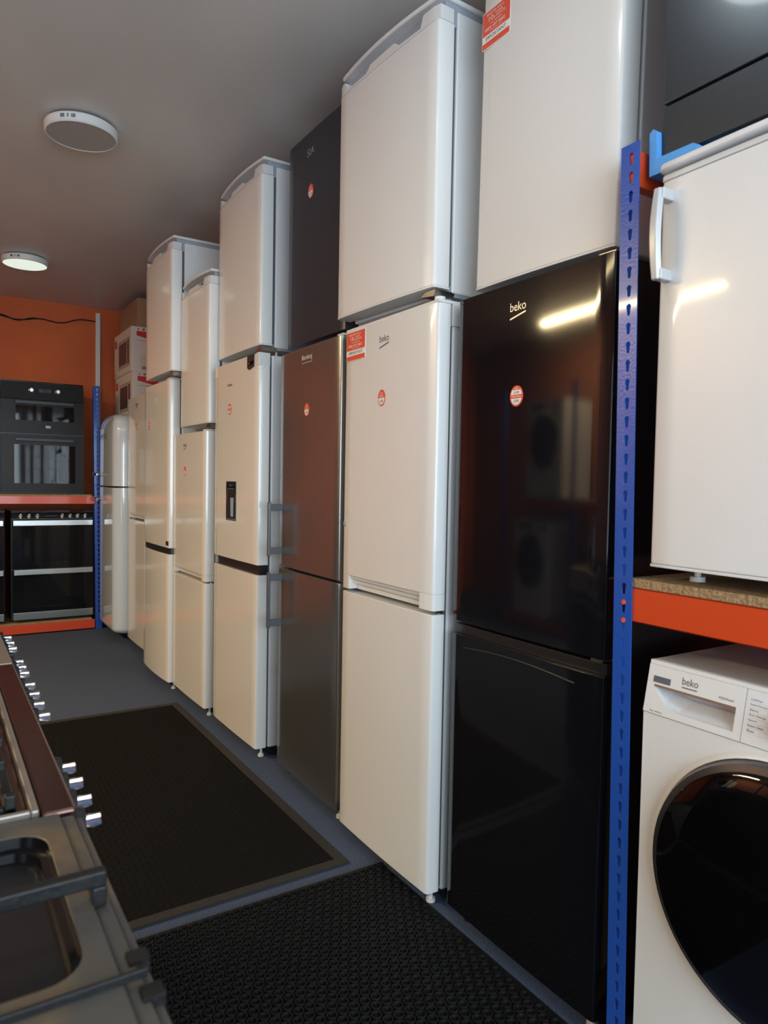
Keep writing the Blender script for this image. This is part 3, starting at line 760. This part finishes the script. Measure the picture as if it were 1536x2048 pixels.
# white larder fridge on the shelf
w = .545
Rf = local_row('white undercounter fridge with upright side handle on the right shelf', 1.222, .925, w, 1.0618, 'undercounter_fridge', 'fridge')
MB().box(-w/2+.002, w/2-.002, .066, .56, .028, .800).build('body', WHU, Rf, bevel=.005, seg=3)
MB().box(-w/2+.012, w/2-.012, .052, .068, .045, .800).build('door_gasket', DPL, Rf)
dd = MB().pxy(bowed(w, 0, .054, .005, 12, .010), .036, .788).build('door', WH, Rf, bevel=.0035)
MB().pxy(bowed(w+.002, -.001, .054, .005, 12, .010), .030, .0357).build('door_bottom_trim', WPL, dd, bevel=.001)
MB().pxy(bowed(w+.002, -.001, .054, .005, 12, .010), .7885, .800).build('door_top_trim', WPL, dd, bevel=.002)
MB().pxy(bowed(w+.006, -.012, .56, .008, 12, .014),  .804, .820).build('worktop', WHU, Rf, bevel=.006, seg=3)
MB().box(-w/2+.006, w/2-.006, .01, .55, .8005, .8035).build('worktop_support', GPL, Rf)
hh = []
for i in range(17):
    t_ = i/16; z = .590 + .175*t_
    out = .038 + .009*math.sin(PI*t_); hw_ = .011 + .002*math.sin(PI*t_)
    x = -w/2+.019
    hh.append([(x-hw_, -out+.012, z), (x-hw_*.6, -out, z), (x+hw_*.6, -out, z), (x+hw_, -out+.012, z)])
hm = MB().loft(hh)
for za, zb in ((.590, .612), (.743, .765)): hm.box(-w/2+.012, -w/2+.032, -.034, .0, za, zb)
hm.build('door_handle', HND, dd, bevel=.003)
for x, y in ((-w/2+.05, .09), (w/2-.05, .09), (-w/2+.05, .50), (w/2-.05, .50)): foot(Rf, x, y, 0, .030, .015, WPL)
# black appliance on top, blue foam corner
w = .58
Kf = local_row('black built-in oven cabinet lying on the right shelf fridge, above blue foam', 1.258, .953, w, 1.9150, 'black_appliance', 'appliance')
MB().box(-w/2+.003, w/2-.003, .024, .46, 0, .74).build('body', BLS, Kf, bevel=.003)
MB().box(-w/2, w/2, 0, .022, .108, .74).build('upper_panel', mat('black_glass_panel', (.045, .055, .068), .28, metal=.5, coat=.3), Kf, bevel=.002)
MB().box(-w/2, w/2, 0, .022, 0, .102).build('lower_panel', mat('black_satin_panel', (.022, .030, .040), .36, metal=.2), Kf, bevel=.002)
fm = MB(); 
fm.pxz([(-w/2-.018, -.0325), (-w/2-.020, .055), (-w/2-.012, .061), (-w/2-.004, .055), (-w/2-.0005, .0), (-w/2+.0, -.0005), (-w/2+.080, -.0005), (-w/2+.092, -.008), (-w/2+.088, -.0325)], -.014, .30)
fo = fm.build('foam_corner', FOAM, bevel=.003)
fo.location = Kf.location; fo.rotation_euler = Kf.rotation_euler
tag(fo, 'bright blue foam corner pad under the black appliance', 'foam pad')

# washing machine
def washer(label, loc, rz, group=None):
    w = .60; h = .85; pcx = -.015
    t = thing('washing_machine', label, 'washing machine', loc, rz, group)
    MB().box(-w/2, w/2, .012, .55, .012, h-.108).box(-w/2, w/2, .060, .55, h-.1078, h-.0218).build('body', WHU, t, bevel=.003)
    MB().box(-w/2, -w/2+.012, .020, .06, h-.1078, h-.0218).build('side_cheek', WHU, t)
    MB().box(-w/2-.0, w/2, .024, .56, h-.0215, h-.003).build('top_board', mat('warm_grey_top', (.50, .46, .45), .4), t, bevel=.004)
    cz = .488; cy = .0; R = .232
    MB().plate([(-w/2, .012), (w/2, .012), (w/2, h-.108), (-w/2, h-.108)], [[(pcx+.18*math.cos(-2*PI*i/48), cz+.18*math.sin(-2*PI*i/48)) for i in range(48)]], 0, .0118).build('front_panel', WH, t)
    # control fascia, slightly sloping, with the drawer scoop cut out
    x1 = -w/2+.205; fz0, fz1 = h-.106, h-.012
    scoop = [(-w/2+.018, h-.052), (-w/2+.190, h-.052), (-w/2+.190, h-.093), (-w/2+.075, h-.093), (-w/2+.045, h-.082), (-w/2+.028, h-.066)]
    dr = MB().plate([(-w/2, fz0), (x1, fz0), (x1, fz1), (-w/2, fz1)], [scoop], -.002, .006).build('detergent_drawer', WPL, t)
    n = len(scoop); cx_, cz_ = -w/2+.12, h-.060
    q = MB()
    front = [(x, .006, z) for x, z in scoop]; back = [(cx_+(x-cx_)*.90, .042, h-.052 - (h-.052-z)*.50) for x, z in scoop]
    q.loft([front, back], cap=False).faces(back, [tuple(range(n))])
    q.build('drawer_scoop', mat('scoop_plastic', (.66, .65, .66), .22, coat=.3), dr, recalc=False, smooth=False)
    MB().box(-w/2+.018, -w/2+.190, -.003, .012, h-.0535, h-.0495).build('scoop_lip', mat('lip_bronze', (.30, .22, .17), .3, metal=.6), dr)
    MB().box(-w/2+.014, -w/2+.052, -.0030, -.0021, h-.045, h-.033).build('badge', mat('badge_blue_grey', (.10, .115, .16), .3), dr)
    b = MB().text('beko', -w/2+.094, h-.036, .0135, 0, y=-.0026, w=.034); b.box(-w/2+.078, -w/2+.110, -.0026, -.0022, h-.0425, h-.0405).build('brand_logo', INKG, dr, recalc=False, smooth=False)
    MB().text('AQUAtech', -w/2+.170, h-.043, .0050, 0, y=-.0026, w=.030).text('9kg 1400rpm', -w/2+.030, fz0+.003, .0035, 0, y=-.0026, w=.030).build('drawer_print', INKG, dr, recalc=False, smooth=False)
    fa = MB().plate([(x1+.0015, fz0), (w/2, fz0), (w/2, fz1), (x1+.0015, fz1)], [], -.002, .012).build('control_fascia', WPL, t)
    b = MB(); xx = x1+.010
    for k, (s, m) in enumerate((('ColdWash', 1), ('SteamTherapy', 0), ('Shirts', 0), ('Anti Allergy', 0), ('Sports', 0), ('Steam Clean', 0), ('Rinse', 0))):
        zz = h-.030-.0090*k; b.text(s, xx, zz, .0038, m, y=-.0026, w=.0026*len(s), align='LEFT'); b.box(xx, xx+.052, -.0024, -.0021, zz-.0030, zz-.0027, 2)
    b.build('programme_list', [INKG, INKB, mat('rule_grey', (.5, .5, .52), .5)], fa, recalc=False, smooth=False)
    MB().lathe((x1+.090, 0, h-.058), 1, [(.001, -.028), (.021, -.028), (.024, -.024), (.026, -.004), (.026, 0)], 32).build('programme_dial', BLK, fa)
    MB().box(x1+.15, w/2-.06, -.003, -.0021, h-.085, h-.035).build('display', DISP, fa)
    MB().box(x1, w/2, -.001, .0115, h-.0115, h-.004).box(-w/2, x1, -.001, .0115, h-.0115, h-.004).build('fascia_edge', WPL, t)
    dr_ = MB().lathe((pcx, 0, cz), 1, [(.172, -.002), (R+.006, -.002), (R+.008, -.010), (R+.002, -.026), (R-.010, -.030), (R-.010, -.012), (.172, -.012)], 72).build('door_ring', mat('dark_chrome_ring', (.10, .10, .105), .25, metal=.7), t)
    MB().lathe((pcx, 0, cz), 1, [(R-.0105, -.014), (R-.0105, -.034), (R-.014, -.037), (R-.060, -.047), (R-.12, -.052), (.06, -.054), (.001, -.0545)], 72).build('door_glass', mat('porthole_black', (.0025, .0025, .003), .035, spec=.35), dr_)
    MB().lathe((pcx, 0, cz), 1, [(R+.008, 0), (R+.020, 0), (R+.016, -.006), (R+.009, -.009)], 72).build('door_surround', WPL, t)
    bpy.context.view_layer.update()
    for o_ in [c for c in t.children_recursive if c.name.split('.')[0] in ('detergent_drawer','drawer_scoop','scoop_lip','badge','brand_logo','drawer_print','control_fascia','programme_list','programme_dial','display','fascia_edge')]:
        for v in o_.data.vertices: v.co.y += .20*max(0, v.co.z-fz0)
    for x in (-.25, .25):
        for y in (.07, .48): MB().cyl((x, y, 0), 2, .018, .013, 12).build('foot', BPL, t)
    return t
WMo = washer('white washing machine with huge black porthole under the orange beam', (1.222, .625, .0545), -PI/2)

# ---------------------------------------------------------------- cooker row at the left, facing the aisle
def cooker_front(t, w, h, m=BPL, groups=(), kz=-.034, kx=.0):
    """front panel, door, handle and knobs below the hob; local y=0 is the front edge"""
    MB().box(-w/2+.003, w/2-.003, .022, .58, .03, h-.022).build('body', BLS, t, bevel=.003)
    cp = MB().faces([(-w/2+.002, .004, h-.02), (w/2-.002, .004, h-.02), (w/2-.002, -.008, h-.090), (-w/2+.002, -.008, h-.090), (-w/2+.002, .03, h-.02), (w/2-.002, .03, h-.02), (w/2-.002, .03, h-.09), (-w/2+.002, .03, h-.09)],
                    [(0, 3, 2, 1), (0, 4, 7, 3), (1, 2, 6, 5), (0, 1, 5, 4), (3, 7, 6, 2)]).build('control_panel', m, t)
    for xs in groups:
        for x in xs:
            k = MB().lathe((x, -.001, h+kz), 1, [(.001, -.012), (.016, -.012), (.019, -.001), (.019, .0)], 22)
            k.build('knob_base', BPL, cp)
            kb = MB().pxz(rrect(x-.0045, x+.0045, h+kz-.007, h+kz+.007, .003, 3), -.031, -.013).build('knob', CHR, cp, bevel=.002)
    dd = MB().box(-w/2+.004, w/2-.004, 0, .020, .13, h-.095).build('oven_door', BLK, t, bevel=.003)
    MB().tube([(-w/2+.04, -.035, h-.125), (w/2-.04, -.035, h-.125)], .009, 12).cyl((-w/2+.06, -.035, h-.125), 1, .007, .036, 10).cyl((w/2-.06, -.035, h-.125), 1, .007, .036, 10).build('door_handle', STL, dd)
    for x in (-w/2+.05, w/2-.05):
        for y in (.08, .52): MB().cyl((x, y, 0), 2, .016, .031, 12).build('foot', BPL, t)
    return cp
def burner(t, x, y, z, r):
    MB().lathe((x, y, z), 2, [(.001, .0), (r, .0), (r*.95, .008), (r*.7, .010), (.001, .010)], 28).build('burner', STL, t)
    MB().lathe((x, y, z+.010), 2, [(.001, 0), (r*.72, 0), (r*.74, .005), (r*.66, .009), (.001, .010)], 28).build('burner_cap', IRON, t)
def grate(t, x0, x1, y0, y1, z, hb, bars):
    b = MB(); q = .0055
    for a in ((x0, x1, y0, y0+2*q), (x0, x1, y1-2*q, y1), (x0, x0+2*q, y0+2*q, y1-2*q), (x1-2*q, x1, y0+2*q, y1-2*q)):
        b.box(a[0], a[1], a[2], a[3], z, z+.012)
    for (a, c) in bars: b.box(a-q, a+q, c[0], c[1], z+hb-.012, z+hb)
    ym = (y0+y1)/2
    for x in (x0+q, x1-q):
        for y in (y0+q, y1-q, ym): b.box(x-q, x+q, y-q, y+q, z-.004, z+hb-.012)
    b.box(x0, x1, ym-q, ym+q, z+hb-.012, z+hb)
    b.build('pan_support', IRON, t, bevel=.002)

# nearest: sooty enamel hob with a deep well
w = .578; yA = .221+w/2; hA = .90
CA = thing('cooker', 'worn black gas cooker nearest the camera, with a deep griddle well', 'cooker', (.130, yA, 0), PI/2)
cooker_front(CA, w, hA, BPL, ())
wx0, wx1 = .525-yA, .765-yA
def hole(x0, x1, y0, y1, r=.03): return [(x, -y) for x, y in rrect(x0, x1, y0, y1, r, 6)]
tp = MB().plate([(-w/2, -.018), (w/2, -.018), (w/2, -.575), (-w/2, -.575)], [hole(wx0, wx1, .037, .50)], -hA, -hA+.016)
for v in tp.bm.verts: v.co = Vector((v.co.x, -v.co.z, -v.co.y))
tp.box(-w/2, w/2, .004, .0178, hA-.020, hA-.005).box(-w/2, w/2, -.004, .0038, hA-.024, hA-.010)
tp.build('hob_top', ENA, CA, bevel=.0025)
def wring(x0, x1, y0, y1, r, z): return [(x, y, z) for x, y in rrect(x0, x1, y0, y1, r, 6)]
q = MB(); rr = []; ins = 0
for k, (di, dz) in enumerate(((0, 0), (.001, .010), (.007, .012), (.008, .020), (.014, .022), (.015, .031), (.021, .033), (.023, .045), (.040, .052))):
    rr.append(wring(wx0+di, wx1-di, .037+di, .50-di, max(.03-di*.3, .012), hA-.001-dz))
q.loft(rr, cap=False); q.faces(rr[-1], [tuple(range(len(rr[-1])))])
q.build('griddle_well', WEL, CA, recalc=False)
pb = MB()
for yy in (.615, .205+.04):
    x = yy-yA; pb.box(x-.006, x+.006, .008, .52, hA+.013, hA+.026)
    for y2 in (.014, .27, .514): pb.box(x-.006, x+.006, y2-.006, y2+.006, hA-.004, hA+.013)
pb.box(.245-yA-.006, .615-yA+.006, .512, .524, hA+.013, hA+.026)
pb.build('pan_support', IRON, CA, bevel=.002)
burner(CA, .36-yA, .17, hA, .045); burner(CA, .36-yA, .42, hA, .035)
MB().box(.502-yA-.002, .502-yA+.002, .002, .56, hA-.0005, hA+.006).build('hob_seam', IRON, CA, bevel=.001)
for yy in (.530, .488):
    x = yy-yA; MB().box(x-.007, x+.007, -.0048, .010, hA-.012, hA-.0015).build('edge_gap_block', RUB, CA)  # solid black blocks added in place of dark gaps in the hob edge

def range_cooker(label, Y0, Y1, groups, mtop, mstrip):
    w = Y1-Y0; yc = (Y0+Y1)/2; h = .90
    t = thing('cooker', label, 'cooker', (.130, yc, 0), PI/2)
    cp = cooker_front(t, w, h, mstrip, [[y-yc for y in g] for g in groups])
    MB().box(-w/2+.001, w/2-.001, .0, .034, h-.022, h).build('front_ledge', mstrip, t, bevel=.004, seg=3)
    MB().box(-w/2+.001, w/2-.001, .0345, .575, h-.022, h-.010).build('hob_top', mtop, t, bevel=.002)
    b = MB()
    for a in ((-w/2+.004, w/2-.004, .036, .044), (-w/2+.004, w/2-.004, .562, .570), (-w/2+.004, -w/2+.012, .044, .562), (w/2-.012, w/2-.004, .044, .562)):
        b.box(a[0], a[1], a[2], a[3], h-.0105, h+.004)
    b.build('hob_rim', CRM, t, bevel=.002)
    n = 2
    for k in range(n):
        x0 = -w/2+.02 + k*(w-.04)/n; x1 = x0 + (w-.04)/n - .008; xm = (x0+x1)/2
        grate(t, x0, x1, .056, .545, h-.006, .036, [(xm, (.056, .20)), (xm, (.24, .36)), (xm, (.41, .545)), (x0+(x1-x0)*.25, (.06, .12)), (x0+(x1-x0)*.75, (.06, .12))])
        burner(t, xm, .165, h-.010, .045); burner(t, xm, .43, h-.010, .036)
    if w > .65: MB().box(-.055, .055, -.0108, -.0060, h-.068, h-.035).build('clock_display', DISP, cp)
    return t
range_cooker('dark polished range cooker with eight chrome knobs, second in the left row', .802, 1.490,
             ((.838, .893, .950, 1.005), (1.242, 1.308, 1.372, 1.438)), BSTL, BSTL)
range_cooker('steel edged gas cooker with six chrome knobs, farthest in the left row', 1.494, 2.094,
             ((1.528, 1.578, 1.628), (1.760, 1.820, 1.885)), BSTL, CRM)

# ---------------------------------------------------------------- left side of the room, seen only in reflections
lk = thing('storage_rack', 'blue and orange rack along the left wall, seen mirrored in the fridges', 'rack', (-2.0, 3.9, 0), PI/2)
for x in (-1.25, -.02, 1.21): MB().box(x, x+.045, 0, .002, 0, 2.1).box(x, x+.002, .002, .04, 0, 2.1).build('upright', BLU, lk)
for x in (-1.25, 1.21): MB().box(x, x+.045, .60, .602, 0, 2.1).build('rear_upright', BLU, lk)
for z in (.02, 1.05):
    MB().box(-1.2, 1.2, .003, .045, z, z+.065).build('shelf_beam', ORB, lk)
    MB().box(-1.2, 1.2, .004, .60, z+.066, z+.082).build('shelf_board', CHB, lk)
def copy_tree(o, parent=None):
    c = o.copy(); COL.objects.link(c); c.parent = parent
    for ch in list(o.children): copy_tree(ch, c)
    return c
for lab, y, z in (('white washing machine on the upper shelf of the left wall rack', 4.35, 1.1325),
                  ('white washing machine on the bottom shelf of the left wall rack, near end', 3.30, .1025),
                  ('white washing machine on the bottom shelf of the left wall rack, far end', 4.55, .1025)):
    c = copy_tree(WMo); c['label'] = lab; c.location = (-1.99, y, z); c.rotation_euler = (0, 0, PI/2)
